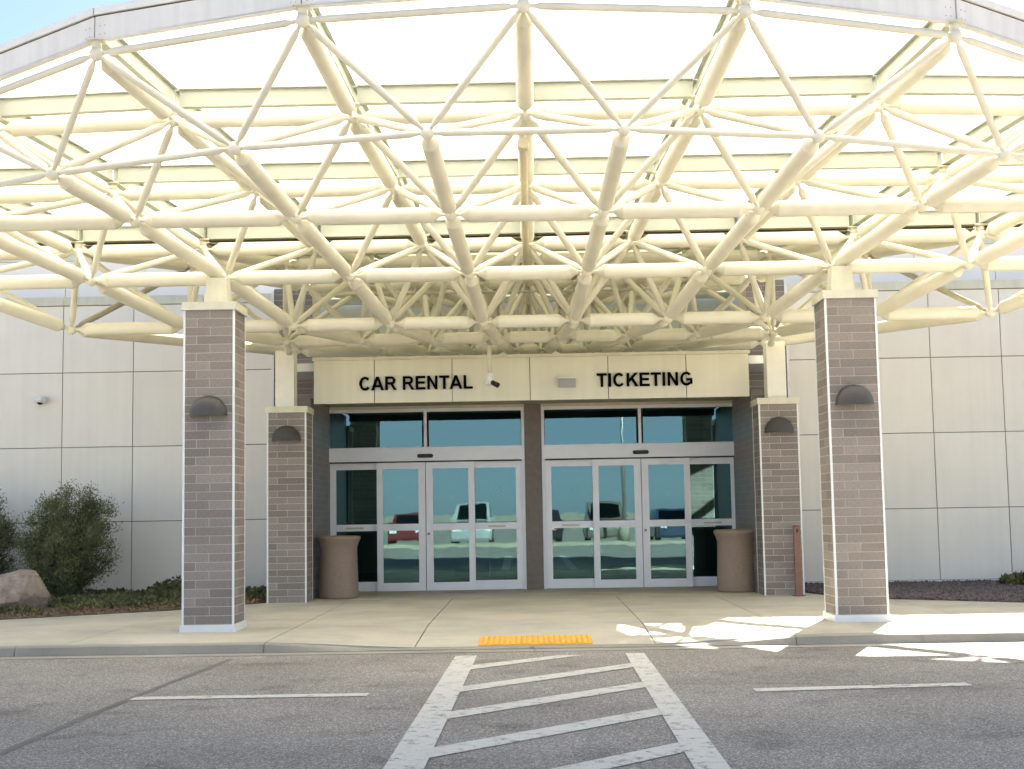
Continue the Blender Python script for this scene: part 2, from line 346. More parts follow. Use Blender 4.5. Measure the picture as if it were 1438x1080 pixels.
for yl in (12.80, 11.22, 9.78, 8.25, 6.75, 5.25, 3.8):
    xl = -.66 - (14-yl)*.0095; xr = .96 - (14-yl)*.009
    yl -= .07; top = yl+.36; yr = yl+(xr-xl)*1.02
    if yr+.2 > 14.0:
        xe = xl+(13.93-yl)/1.02; sheet('crosswalk_bar', [(xl, yl), (xe, 13.93), (xe-.27, 13.93), (xl, top)], 'road_paint')
    else: sheet('crosswalk_bar', [(xl, yl), (xr, yr), (xr, yr+.34), (xl, top)], 'road_paint')
sheet('lane_dash', [(-3.27, 11.03), (-1.36, 11.06), (-1.36, 11.24), (-3.27, 11.21)], 'road_paint')
sheet('lane_dash', [(1.76, 10.98), (3.53, 11.15), (3.53, 11.34), (1.76, 11.17)], 'road_paint')
for xx in (-9.2, 8.8): sheet('lane_dash', [(xx, 11.03), (xx+1.9, 11.06), (xx+1.9, 11.24), (xx, 11.21)], 'road_paint')
pts = [(-3.62+0.0, 2.0), (-3.5, 4.0), (-3.46, 6.1), (-3.37, 8.6), (-3.33, 10.2), (-3.24, 12.0), (-3.13, 14.05)]
sheet('tar_seam', [(x-.03-.022*random.random(), y) for x, y in pts] + [(x+.03+.022*random.random(), y) for x, y in pts[::-1]], 'tar')

def ramp(x, y):
    """height of the pavement surface: dropped kerb in the middle"""
    ax = abs(x)
    k = 1.0 if ax < 1.65 else max(0.0, 1-(ax-1.65)/1.2)
    t = min(1.0, max(0.0, (y-YC)/2.1))
    return WALK - (WALK-ROAD-0.012)*k*(1-t)
walk = empty('pavement'); tag(walk, 'pale concrete pavement with a dropped kerb at the crosswalk', None, None, 'structure')
XJ = [-40, -30, -22, -16, -12.4, -9.9, -7.4, -5.0, -2.85, -1.27, 1.28, 2.78, 5.1, 7.5, 10.0, 12.5, 16, 22, 30, 40]
YJ = [YC+0.17, 16.35, 18.55, 20.75, YW+0.4]
for i in range(len(XJ)-1):
    for j in range(len(YJ)-1):
        x0, x1, y0, y1 = XJ[i]+.006, XJ[i+1]-.006, YJ[j]+.004, YJ[j+1]-.006
        fine = abs(x0) < 5.5 and abs(x1) < 5.6 and j == 0
        nx, ny = (8, 8) if fine else (1, 1)
        b = MB(); v = []; fc = []
        for a in range(nx+1):
            for c in range(ny+1):
                x = x0+(x1-x0)*a/nx; y = y0+(y1-y0)*c/ny; v.append((x, y, ramp(x, y)))
        for a in range(nx):
            for c in range(ny):
                p = a*(ny+1)+c; fc.append((p, p+ny+1, p+ny+2, p+1))
        b.add(v, fc)
        e = [(x0, y0), (x1, y0), (x1, y1), (x0, y1)]
        for (xa, ya), (xb, yb) in zip(e, e[1:]+e[:1]):
            b.add([(xa, ya, ROAD-.1), (xb, yb, ROAD-.1), (xb, yb, ramp(xb, yb)), (xa, ya, ramp(xa, ya))], [(0, 1, 2, 3)])
        b.build('slab', 'concrete', walk)
joint = MB().box(-40, 40, YC+0.1, YW+0.4, -0.15, ROAD-0.012).build('joint_bed', 'curb', walk)
kerb = empty('kerb'); tag(kerb, 'grey concrete kerb and gutter along the pavement', None, None, 'structure')
KJ = [-40, -34, -28, -22, -17, -12.6, -9.0, -5.46, -2.84, -1.7, -0.85, 0, 0.85, 1.62, 2.72, 5.6, 9.2, 12.8, 17, 22, 28, 34, 40]
for a, c in zip(KJ, KJ[1:]):
    b = MB(); n = 6; rg = []
    gap = .008 if a in (-5.46, -2.84, 2.72) or abs(a) > 5 else 0.0
    for i in range(n+1):
        x = a+gap+(c-a-gap)*i/n; z = ramp(x, YC)+.002
        rg.append([(x, YC+.165, ROAD-.1), (x, YC+.165, z+.001), (x, YC+.04, z), (x, YC+.012, z-.012), (x, YC-.02, ROAD+.012), (x, YC-.03, ROAD-.1)])
    b.rings(rg, smooth=False); b.build('kerb_stone', 'curb', kerb)
GJ = [-40, -30, -21, -14.5, -9.0, -5.46, -2.84, 0.0, 2.72, 5.6, 9.2, 14, 21, 30, 40]
for a, c in zip(GJ, GJ[1:]):
    MB().box(a+.004, c-.004, YC-.27, YC-.034, -.15, ROAD+.006).build('gutter_pan', 'curb', kerb)

# tactile strip on the ramp
tw = MB(); x0, x1, y0, y1 = -.60, .62, 14.53, 15.14
tw.add([(x0, y0, ramp(0, y0)+.004), (x1, y0, ramp(0, y0)+.004), (x1, y1, ramp(0, y1)+.004), (x0, y1, ramp(0, y1)+.004),
        (x0+.01, y0+.01, ramp(0, y0)+.02), (x1-.01, y0+.01, ramp(0, y0)+.02), (x1-.01, y1-.01, ramp(0, y1)+.02), (x0+.01, y1-.01, ramp(0, y1)+.02)],
       [(4, 5, 6, 7), (0, 1, 5, 4), (1, 2, 6, 5), (2, 3, 7, 6), (3, 0, 4, 7)])
ts = tw.build('tactile_strip', 'tactile'); tag(ts, 'orange-yellow tactile warning strip at the foot of the kerb ramp', 'tactile strip')
tb = MB()
for i in range(20):
    for j in range(10):
        x = x0+.045+i*(x1-x0-.09)/19; y = y0+.04+j*(y1-y0-.08)/9; z = ramp(0, y)+.02
        tb.rings([[(x+r*math.cos(a*math.pi/3), y+r*math.sin(a*math.pi/3), z+h) for a in range(6)] for r, h in ((.017, -.002), (.011, .006))])
tag(tb.build('dome', 'tactile', ts), kind='stuff')
MB().lathe([(.001, 0), (.028, 0), (.028, .008), (.001, .012)], 12).build('survey_pin', 'chrome', kerb, (-.03, YC+.02, ramp(0, YC)+.003))

# ------------------------------------------------------------------ terminal wall
term = empty('terminal_building', (0, YW, 0)); tag(term, 'low cream terminal building clad in large square panels', 'building')
ZR = [WALK+.05, 1.405, 2.705, 4.015, 5.20]
def wx(px): return px
XL = [-18.1-.0, -16.86, -15.62, -14.38, -13.14, -11.9, -10.66, -9.42, -8.19, -6.95, -5.71, -4.30]
XRr = [4.30, 5.73, 6.97, 8.20, 9.44, 10.68, 11.92, 13.16, 14.4, 15.64, 16.88, 18.1]
def loc_box(x0, x1, y0, y1, z0, z1, name, m, parent=term, oy=YW):
    return MB().box(x0, x1, y0-oy, y1-oy, z0, z1).build(name, m, parent)
for XS in (XL, XRr):
    loc_box(XS[0], XS[-1], YW+.03, YW+.5, 0, 5.28, 'backing_wall', 'panel_joint')
    for i in range(len(XS)-1):
        for j in range(4):
            g = .0075
            loc_box(XS[i]+g, XS[i+1]-g, YW, YW+.028, ZR[j]+g, ZR[j+1]-g, 'wall_panel', 'panel')
    for i in range(0, len(XS)-1, 2):
        xb = XS[min(i+2, len(XS)-1)]
        loc_box(XS[i]+.004, xb-.004, YW-.035, YW+.55, 5.205, 5.355, 'coping', 'cream_cap')
    loc_box(XS[0], XS[-1], YW-.02, YW+.02, WALK-.02, WALK+.05, 'base_flashing', 'white_trim')
for xa, xb in ((-18.1, -4.31), (4.31, 18.1)): loc_box(xa, xb, YW+.52, 40, 4.9, 5.1, 'flat_roof', 'membrane')
loc_box(-4.3, 4.3, 27.31, 40, 4.9, 5.1, 'flat_roof', 'membrane')
for s in (-1, 1): loc_box(min(s*4.3, s*4.42), max(s*4.3, s*4.42), YW+.55, 27, 3.9, 5.1, 'clerestory_wall', 'clerestory')
YU = 25.6
for xa, xb in ((-18.1, -4.3), (4.3, 18.1)):
    xs = np.linspace(xa, xb, 10)
    loc_box(xa, xb, YU+.03, YU+.4, 5.0, 6.42, 'backing_wall', 'panel_joint')
    for i in range(9): loc_box(xs[i]+.006, xs[i+1]-.006, YU, YU+.028, 5.1, 6.40, 'upper_panel', 'upper_panel')
    loc_box(xa, xb, YU-.04, YU+.45, 6.405, 6.55, 'coping', 'cream_cap')
loc_box(-4.9, 4.9, 27.0, 27.3, 3.9, 6.5, 'clerestory_wall', 'clerestory')
for s in (-1, 1): loc_box(min(s*4.3, s*4.45), max(s*4.3, s*4.45), YU+.41, 27, 5.1, 6.5, 'clerestory_wall', 'clerestory')

# ------------------------------------------------------------------ vestibule with sign band
YS = 21.35                                   # sign face
XV = 3.50
ves = empty('entrance_vestibule', (0, YS, 0)); tag(ves, 'recessed entrance vestibule with brown brick cheeks and a cream sign band', 'entrance')
def vb(x0, x1, y0, y1, z0, z1, name, m): return loc_box(x0, x1, y0, y1, z0, z1, name, m, ves, YS)
SB, ST = 3.215, 3.90                         # sign band bottom / top
SX = [-3.44, -2.47, -1.235, 0.0, 1.24, 2.475, 3.47]
for a, c in zip(SX, SX[1:]): vb(a+.006, c-.006, YS, YS+.03, SB, ST, 'sign_panel', 'sign_panel')
vb(-3.44, 3.47, YS+.031, YS+.12, SB+.004, ST, 'band_backing', 'panel_joint')
vb(-3.46, 3.49, YS-.012, YS+.3, ST+.002, ST+.05, 'band_coping', 'cream_cap')
for a, c in zip(SX, SX[1:]): vb(a+.006, c-.006, YS+.002, YW+.05, SB+.115, SB+.133, 'soffit_panel', 'soffit')
vb(-4.05, 4.05, YS+.13, 26.98, ST-.15, ST-.02, 'vestibule_roof', 'membrane')
for s in (-1, 1):
    xa, xb = sorted((s*XV, s*(XV+.35)))
    vb(xa, xb, 21.44, YW+.1, WALK-.02, SB+.11, 'cheek_wall', 'brick_far')
    # brick pilaster on the main wall, seen above the pillar caps
    xa, xb = sorted((s*3.68, s*4.38)); YP = YW-.62
    vb(xa+.012, xb-.012, YP+.012, YW+.2, WALK, 5.30, 'pilaster_core', 'mortar')
    br = MB().box(-.5, .5, 0, 1, -.5, .5).mesh('brick_unit', ['brick']); zz = 3.0; k = 0
    while zz < 5.24:
        for (a, c) in (((xa+.024, xa+.29), (xa+.298, xb-.024)) if k % 2 else ((xa+.024, xb-.30), (xb-.292, xb-.024))):
            o = link('brick', br, ves, ((a+c)/2, YP-YS+.006+random.uniform(-.0015, .0015), zz+.0465)); o.scale = (c-a, .03, .0925)
        zz += .1016; k += 1
    oc = xa if s < 0 else xb
    vb(oc-.022, oc+.022, YP-.012, YP+.03, WALK, 5.30, 'corner_trim', 'white_trim')
vb(-.11, .175, YW-.07, YW+.2, WALK-.01, SB+.112, 'centre_column', 'column')
vb(-3.5, 3.5, YS+.02, YW+.1, WALK-.03, WALK+.004, 'threshold_slab', 'concrete')
# room behind the glass
vb(-3.9, 3.9, YW+.25, 31, WALK-.05, WALK+.002, 'lobby_floor', 'interior_floor')
vb(-3.9, 3.9, 30.9, 31.1, 0, 3.6, 'lobby_back_wall', 'interior_wall')
vb(-4.1, -3.9, YW+.2, 31, 0, 3.6, 'lobby_side_wall', 'interior_wall'); vb(3.9, 4.1, YW+.2, 31, 0, 3.6, 'lobby_side_wall', 'interior_wall')
vb(-4.0, 4.0, YW+.2, 31, 3.5, 3.65, 'lobby_ceiling', 'interior_wall')
vb(-4.05, -3.58, YW+.02, YW+.2, WALK, 3.6, 'jamb_wall', 'brick_far'); vb(3.6, 4.05, YW+.02, YW+.2, WALK, 3.6, 'jamb_wall', 'brick_far')
vb(-3.6, 3.62, YW+.06, YW+.3, SB+.08, 3.6, 'head_wall', 'deck')
for x in (-1.9, 1.9):
    MB().lathe([(.001, 0), (.12, 0), (.12, .02), (.001, .02)], 14).build('downlight', 'downlight', ves, (x, 25.6-YS, 3.46))
vb(-1.6, -.9, 28.0, 28.4, WALK, 1.15, 'lobby_counter', 'interior_floor'); vb(1.2, 2.4, 28.2, 28.7, WALK, 1.1, 'lobby_counter', 'interior_floor')

# automatic doors
def door_set(X0, X1, name, label):
    cx = (X0+X1)/2; wdt = X1-X0
    d = empty(name, (cx, YW, WALK)); tag(d, label, 'door', 'automatic sliding doors')
    h = wdt/2
    def pb(x0, x1, y0, y1, z0, z1, nm, m, par=d): return MB().box(x0, x1, y0, y1, z0, z1).build(nm, m, par)
    HB, HT, TT = 2.235, 2.47, 3.145       # header bottom, header top, top of transom frame
    # outer frame
    b = MB(); b.box(-h, -h+.05, -.04, .1, 0, TT); b.box(h-.05, h, -.04, .1, 0, TT); b.box(-h+.05, h-.05, -.04, .1, TT-.055, TT)
    b.box(-.025, .025, -.035, .1, HT, TT-.055); b.box(-h+.05, -.025, -.035, .1, HT, HT+.012); b.box(.025, h-.05, -.035, .1, HT, HT+.012)
    b.build('door_frame', 'alu', d)
    pb(-h, h, -.03, .06, TT+.002, TT+.05, 'head_trim', 'cream_cap')
    hd = pb(-h+.004, h-.004, -.10, .1, HB, HT-.003, 'header', 'alu')
    pb(-h+.06, h-.06, -.095, -.02, HB-.022, HB-.002, 'track_gap', 'dark_gap', hd)
    MB().rings([[(math.cos(a)*.135*r if abs(math.cos(a)) > 2 else (.10*(1 if math.cos(a) > 0 else -1)+.038*math.cos(a))*r, -.10-dy, HB+.085+.034*math.sin(a)*r) for a in [2*math.pi*i/20 for i in range(20)]]
               for dy, r in ((0, 1), (.028, 1), (.036, .9))]).build('motion_sensor', 'black', hd)
    for s in (-1, 1): pb(s*h*.5-h*.5+.06, s*h*.5+h*.5-.06, .02, .03, HT+.012, TT-.055, 'transom_pane', 'glass')
    def leaf(x0, x1, y, nm, gx0, gx1, bot):
        lf = MB(); st = y; en = y+.045
        lf.box(x0, gx0, st, en, .01, HB-.025); lf.box(gx1, x1, st, en, .01, HB-.025)
        lf.box(gx0, gx1, st, en, HB-.135, HB-.025); lf.box(gx0, gx1, st, en, .01, bot); lf.box(gx0, gx1, st, en, 1.04, 1.155)
        o = lf.build(nm, 'alu', d)
        pb(gx0+.001, gx1-.001, st+.018, st+.026, 1.155, HB-.135, 'glass_pane', 'glass', o)
        pb(gx0+.001, gx1-.001, st+.018, st+.026, bot, 1.04, 'glass_pane', 'glass', o)
        for ga, gb_, gz in ((gx0, gx1, 1.155), (gx0, gx1, bot)):
            pb(ga, gb_, st+.010, st+.034, gz-.0015, gz+.010, 'gasket', 'black', o)
        return o
    q = wdt/4
    # sliding leaves run in front of the fixed side lights
    l1 = leaf(-q+.02-.005, -.006, -.075, 'sliding_leaf', -q+.12, -.125, .15); l2 = leaf(.006, q-.02+.005, -.075, 'sliding_leaf', .125, q-.12, .15)
    s1 = leaf(-h+.052, -q+.06, .0, 'side_light', -h+.16, -q+.015, .17); s2 = leaf(q-.06, h-.052, .0, 'side_light', q-.015, h-.16, .17)
    for o, x in ((s1, -h+.16+.17), (s2, q+.21)): pb(x, x+.30, -.006, -.002, 1.075, 1.105, 'notice_strip', 'label_strip', o)
    MB().lathe([(.001, -.012), (.022, -.012), (.022, .012), (.001, .012)], 12).build('lock', 'chrome', l2, (.05, -.085, .98)).rotation_euler = (math.pi/2, 0, 0)
    for o, x in ((l1, -q*.5-.02), (l2, q*.5+.02)):
        pb(x-.045, x+.045, -.0475, -.047, 1.55, 1.64, 'glass_sticker', 'sticker', o)
    mk = MB()
    for i in range(12):
        a0, a1 = 2*math.pi*i/12, 2*math.pi*(i+1)/12
        mk.add([(.08*math.cos(a0), 0, .08*math.sin(a0)), (.08*math.cos(a1), 0, .08*math.sin(a1)), (.062*math.cos(a1), 0, .062*math.sin(a1)), (.062*math.cos(a0), 0, .062*math.sin(a0))], [(0, 1, 2, 3)])
    mk.add([(-.055, -.001, -.045), (-.042, -.001, -.058), (.055, -.001, .045), (.042, -.001, .058)], [(0, 1, 2, 3)])
    sp = s2 if cx < 0 else s1
    mk.build('prohibition_sign', 'red_mark', sp, ((q+h)/2-.05 if cx < 0 else -(q+h)/2+.12, .028, 1.72))
    return d
door_set(-3.555, -.115, 'automatic_door', 'white framed four-panel automatic glass door under the CAR RENTAL sign')
door_set(.18, 3.60, 'automatic_door', 'white framed four-panel automatic glass door under the TICKETING sign')

# sign letters
def glyph(ch):
    T = .205; b = MB()
    def quad(*p): b.prism(p, 'y', 0, 1)
    def arc(cx, cy, rx, ry, a0, a1, n=18, tx=T, ty=T*.86):
        for i in range(n):
            A, B_ = [math.radians(a0+(a1-a0)*k/n) for k in (i, i+1)]
            quad((cx+rx*math.cos(A), cy+ry*math.sin(A)), (cx+rx*math.cos(B_), cy+ry*math.sin(B_)), (cx+(rx-tx)*math.cos(B_), cy+(ry-ty)*math.sin(B_)), (cx+(rx-tx)*math.cos(A), cy+(ry-ty)*math.sin(A)))
    R_ = lambda x0, x1, y0, y1: quad((x0, y0), (x1, y0), (x1, y1), (x0, y1))
    if ch == 'C': arc(.52, .5, .455, .515, 42, 322); return b, 1.008
    if ch == 'G':
        arc(.54, .5, .475, .515, 42, 318); R_(.55, 1.0, .36, .54); R_(.82, 1.0, .12, .37); return b, 1.087
    if ch == 'A':
        quad((0, 0), (.22, 0), (.60, 1), (.395, 1)); quad((.78, 0), (1.008, 0), (.61, 1), (.41, 1)); R_(.24, .77, .22, .39); return b, 1.008
    if ch == 'R':
        R_(.10, .305, 0, 1); R_(.3, .6, .83, 1); R_(.3, .6, .41, .58); arc(.6, .705, .31, .295, -90, 90, 12, .2, .17)
        quad((.50, .43), (.78, 0), (1.02, 0), (.70, .45)); return b, 1.008
    if ch == 'E':
        R_(.10, .305, 0, 1); R_(.3, .86, .83, 1); R_(.3, .82, .43, .60); R_(.3, .88, 0, .17); return b, .93
    if ch == 'N':
        R_(.10, .29, 0, 1); R_(.71, .9, 0, 1); quad((.10, 1), (.70, 0), (.9, 0), (.30, 1)); return b, 1.008
    if ch == 'T': R_(.03, .83, .83, 1); R_(.33, .535, 0, .84); return b, .853
    if ch == 'L': R_(.10, .305, 0, 1); R_(.3, .82, 0, .17); return b, .853
    if ch == 'I': R_(.09, .295, 0, 1); return b, .388
    if ch == 'K':
        R_(.10, .305, 0, 1); quad((.29, .28), (.29, .56), (.72, 1), (.99, 1)); quad((.42, .55), (.76, 0), (1.02, 0), (.57, .70)); return b, 1.008
def sign(text, x, x_end, zb, hgt, name, label):
    adv = sum((glyph(c)[1] if c != ' ' else .388) for c in text); k = (x_end-x)/adv
    e = empty(name, (x, YS-.035, zb)); tag(e, label, 'sign lettering')
    u = 0
    for c in text:
        if c == ' ': u += .388; continue
        g, a = glyph(c); g.v = [((vx+u)*k, vy*.028, vz*hgt) for vx, vy, vz in g.v]; g.build('letter', 'letter', e); u += a
sign('CAR RENTAL', -2.72, -.90, 3.415, .215, 'sign_lettering', 'black raised letters reading CAR RENTAL on the cream band')
sign('TICKETING', 1.05, 2.585, 3.405, .215, 'sign_lettering', 'black raised letters reading TICKETING on the cream band')

# ------------------------------------------------------------------ brick pillars
BR = MB().box(-.5, .5, 0, 1, -.5, .5).mesh('brick_unit', ['brick'])
def pillar(cx, fy, ztop, label, group, base=True):
    hw = .305; cy = fy+hw
    p = empty('brick_pillar', (cx, cy, WALK)); tag(p, label, 'pillar', group)
    H = ztop-WALK
    MB().box(-hw+.009, hw-.009, -hw+.009, hw-.009, 0, H-.001).build('mortar_core', 'mortar', p)
    z = .085 if base else .004; k = 0; cp = .1016
    n = int(round((H-z)/cp)); cp = (H-z)/n
    rot = [0, math.pi/2, math.pi, -math.pi/2]
    for k in range(n):
        for fi, r in enumerate(rot):
            seam = [-.145, .012][k % 2] * (1 if fi % 2 == 0 else -1) + random.uniform(-.006, .006)
            for a, c in ((-hw+.024, seam-.0045), (seam+.0045, hw-.024)):
                o = link('brick', BR, p); m_ = (a+c)/2; d = hw-.0055+random.uniform(-.0012, .0012)
                o.location = (m_*math.cos(r)+d*math.sin(r), m_*math.sin(r)-d*math.cos(r), z+cp/2)
                o.rotation_euler = (0, 0, r); o.scale = (c-a, .034, cp-.009)
        z += cp
    for sx in (-1, 1):
        for sy in (-1, 1):
            x = sx*hw; y = sy*hw
            MB().box(min(x, x-sx*.024), max(x, x-sx*.024), min(y, y-sy*.024)-.0, max(y, y-sy*.024), .08 if base else 0, H).build('corner_trim', 'white_trim', p)
    if base: MB().box(-hw-.02, hw+.02, -hw-.02, hw+.02, 0, .08).build('base_plinth', 'white_trim', p)
    MB().box(-hw-.02, hw+.02, -hw-.02, hw+.02, H, H+.095).build('cap', 'cream_cap', p)
    return p
def sconce(x, y, z, label):
    o = MB(); n = 12; rg = []
    W_, H_, D_ = .225, .225, .15
    v = []; f = []
    for j in range(7):
        t = j/6*math.pi/2
        v += [(W_*math.cos(math.pi*i/n)*math.cos(t), -D_*math.sin(t)**.9, H_*math.sin(math.pi*i/n)*math.cos(t)) for i in range(n+1)]
    for j in range(6):
        for i in range(n): f.append((j*(n+1)+i, j*(n+1)+i+1, (j+1)*(n+1)+i+1, (j+1)*(n+1)+i))
    o.add(v, f, 0, True)
    v2 = [(W_*math.cos(math.pi*j/12), -D_*math.sin(math.pi*j/12), .0) for j in range(13)]
    o.add(v2 + [(a*1.02, b_*1.03, -.018) for a, b_, c_ in v2], [(j, j+1, 14+j, 13+j) for j in range(12)])
    o.add([(a, b_, .002) for a, b_, c_ in v2], [tuple(range(13))])
    e = o.build('wall_light', 'sconce', None, (x, y, z)); tag(e, label, 'wall light', 'half-dome wall lights on the pillars')
PX = 3.79
Y1, Y2 = 15.84, 20.80
ZP1, ZP2 = 3.905, 3.045
for s, sd_ in ((-1, 'left'), (1, 'right')):
    pillar(s*PX, Y1, ZP1, 'tall brown brick pillar nearest the kerb, %s of the crosswalk' % sd_, 'brown brick canopy pillars')
    pillar(s*PX+.02, Y2, ZP2, 'short brown brick pillar beside the %s' % ('CAR RENTAL door' if s < 0 else 'TICKETING door'), 'brown brick canopy pillars', False)
    sconce(s*PX, Y1-.012, 2.66 if s < 0 else 2.655, 'dark bronze half-dome light on the tall pillar, %s of the crosswalk' % sd_)
    sconce(s*PX+.02, Y2-.012, 2.62, 'dark bronze half-dome light on the short pillar by the %s door' % ('CAR RENTAL' if s < 0 else 'TICKETING'))

# ------------------------------------------------------------------ space-frame canopy
AP, STEP = 28.2, math.radians(7.065)         # fan apex depth and angle between radial lines
tn = lambda c: math.tan(STEP*c)
def z_int(y, ys, zs): return float(np.interp(y, ys, zs))
TY = [11.83, 13.70, 15.614, 17.31, 19.2, 21.5, 23.9]; TZ = [6.005, 5.57, 5.271, 4.925, 5.06, 5.12, 5.2]
BY = [12.79, 14.624, 16.465, 18.161, 20.221, 22.764, 25.0]; BZ = [5.12, 4.722, 4.389, 4.026, 4.079, 4.189, 4.30]
def tnode(r, c):
    y = TY[r]; z = TZ[r]
    if r == 0:
        y += .117*c*c-.001*c**4; z -= .052*c*c
        if abs(c) > 2: y += .25*(abs(c)-2); z -= .07*(abs(c)-2)
    elif r == 1 and abs(c) > 2: y += .12*(abs(c)-2)**2; z -= .02*(abs(c)-2)**2
    return Vector(((AP-y)*tn(c), y, z))
def bnode(r, c):
    y = BY[r]; z = BZ[r]
    if r == 0: y += .078*(c*c-.25); z -= .034*(c*c-.25)
    elif r == 1 and abs(c) > 3: y += .05*(abs(c)-3)**2
    return Vector(((AP-y)*tn(c), y, z))
TC = [range(-5, 6)]*4 + [range(-4, 5)]*3
BC = [[i+.5 for i in range(-5, 5)]]*4 + [[i+.5 for i in range(-4, 4)]]*3
Tn = {(r, c): tnode(r, c) for r in range(7) for c in TC[r]}
Bn = {(r, c): bnode(r, c) for r in range(7) for c in BC[r]}
can = empty('space_frame_canopy', (0, Y1, 0)); tag(can, 'cream steel tube space-frame canopy with white translucent roof over the entrance', 'canopy')
OFF = Vector((0, -Y1, 0))
def bar(p, q, r, name, nr=.055, n=14, tip=.021):
    d = (q-p); Ln = d.length; d.normalize(); a = d.cross(Vector((0, 0, 1)))
    a = a.normalized() if a.length > 1e-3 else Vector((1, 0, 0)); b_ = d.cross(a)
    cone = .105 if r > .05 else .06
    cone = min(cone, max(.02, (Ln/2-nr-.052)*.8))
    prof = [(nr-.02, tip), (nr+.052, tip)], [(nr+.052, tip*1.0), (nr+.052+cone, r)], [(nr+.052+cone, r), (Ln-nr-.052-cone, r)], [(Ln-nr-.052-cone, r), (Ln-nr-.052, tip)], [(Ln-nr-.052, tip), (Ln-nr+.02, tip)]
    m = MB(); p0 = p+OFF
    for seg in prof:
        m.rings([[tuple(p0 + d*t + a*(rr*math.cos(2*math.pi*i/n)) + b_*(rr*math.sin(2*math.pi*i/n))) for i in range(n)] for t, rr in seg], caps=False)
    return m.build(name, 'steel', can)
def sphere(r, n=14, k=8):
    m = MB(); m.rings([[(r*math.sin(math.pi*j/k)*math.cos(2*math.pi*i/n), r*math.sin(math.pi*j/k)*math.sin(2*math.pi*i/n), -r*math.cos(math.pi*j/k)) for i in range(n)] for j in range(k+1) if True], caps=False)
    return m
ball = sphere(.068).mesh('node_ball', ['steel'])
bigball = sphere(.1).mesh('node_ball', ['steel'])
tb_ = sphere(.068); tb_.lathe([(.05, .05), (.05, .125)], 12); tb_.box(-.08, .08, -.08, .08, .118, .13)
topball = tb_.mesh('node_ball', ['steel'])
for p in Tn.values(): link('node_ball', topball, can, p+OFF)
for p in Bn.values(): link('node_ball', ball, can, p+OFF)
TH, TD, TE = .088, .042, .036
for (r, c), p in Tn.items():
    q = Tn.get((r, c+1))
    if q: bar(p, q, TE if r == 0 else TH, 'chord_tube')
    q = Tn.get((r+1, c))
    if q: bar(p, q, TH, 'chord_tube')
for (r, c), p in Bn.items():
    q = Bn.get((r, c+1))
    if q: bar(p, q, TE if r == 0 else TH, 'chord_tube')
    q = Bn.get((r+1, c))
    if q: bar(p, q, TH, 'chord_tube')
    for rr in (r, r+1):
        for cc in (c-.5, c+.5):
            q = Tn.get((rr, int(cc)))
            if q: bar(p, q, TD if r > 0 or rr > 0 else TE, 'web_tube', n=10)
for s in (-1, 1):                            # edge chord running back past the rear pillars
    E_ = Vector((3.86*s, 22.1, 4.15)); link('node_ball', ball, can, E_+OFF)
    bar(Bn[(3, 4.5*s)], E_, TH, 'chord_tube'); bar(E_, Bn[(5, 3.5*s)], TH, 'chord_tube'); bar(E_, Tn[(5, 4*s)], TD, 'web_tube', n=10); bar(Bn[(3, 4.5*s)], Tn[(4, 4*s)], TD, 'web_tube', n=10)
# roof beams (I-sections) on the top nodes and translucent sheets on the beams
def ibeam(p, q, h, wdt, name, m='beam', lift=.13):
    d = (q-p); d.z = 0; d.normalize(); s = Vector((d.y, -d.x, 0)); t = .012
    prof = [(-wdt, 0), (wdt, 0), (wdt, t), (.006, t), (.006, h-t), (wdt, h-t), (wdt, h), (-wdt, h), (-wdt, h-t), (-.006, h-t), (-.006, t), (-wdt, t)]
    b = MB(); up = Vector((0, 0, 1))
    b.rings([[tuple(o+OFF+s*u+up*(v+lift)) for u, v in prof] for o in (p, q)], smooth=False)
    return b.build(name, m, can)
BH = .20
def shr(p, q, e): d = (q-p).normalized(); return p+d*e, q-d*e
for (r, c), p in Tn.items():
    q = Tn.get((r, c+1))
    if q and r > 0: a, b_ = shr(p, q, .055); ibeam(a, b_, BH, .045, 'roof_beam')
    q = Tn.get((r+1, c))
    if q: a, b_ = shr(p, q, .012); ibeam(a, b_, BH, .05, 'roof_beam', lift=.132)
def slab(quad, th, name, m, lift):
    up = Vector((0, 0, 1)); v = [tuple(p+OFF+up*lift) for p in quad] + [tuple(p+OFF+up*(lift+th)) for p in quad]
    return MB().add(v, [(3, 2, 1, 0), (4, 5, 6, 7), (0, 1, 5, 4), (1, 2, 6, 5), (2, 3, 7, 6), (3, 0, 4, 7)]).build(name, m, can)
for r in range(5):
    for c in range(-5, 5):
        ks = [(r, c), (r, c+1), (r+1, c+1), (r+1, c)]
        P = [Tn.get(k) for k in ks]
        if None in P: continue
        slab(P, .012, 'roof_panel' if r < 3 else 'roof_deck', 'translucent_roof' if r < 3 else 'deck_sheet', BH+.145)
# deck wings overhanging the diagonal rear edge
for s in (-1, 1):
    up = Vector((0, 0, 1)); P = [Tn[(3, 4*s)], Tn[(3, 5*s)], Vector((7.2*s, 19.2, 5.02)), Vector((3.7*s, 21.6, 5.12)), Tn[(4, 4*s)]]
    v = [tuple(p+OFF+up*.346) for p in P]+[tuple(p+OFF+up*.358) for p in P]
    MB().add(v, [(4, 3, 2, 1, 0) if s > 0 else (0, 1, 2, 3, 4), (5, 6, 7, 8, 9) if s > 0 else (9, 8, 7, 6, 5)]+[(i, (i+1) % 5, 5+(i+1) % 5, 5+i) for i in range(5)]).build('roof_deck', 'deck_sheet', can)
# roof behind the last top chord
slab([Tn[(5, -4)], Tn[(5, 4)], Vector((4.0, 26.9, 5.3)), Vector((-4.0, 26.9, 5.3))], .012, 'roof_deck', 'deck_sheet', .35)
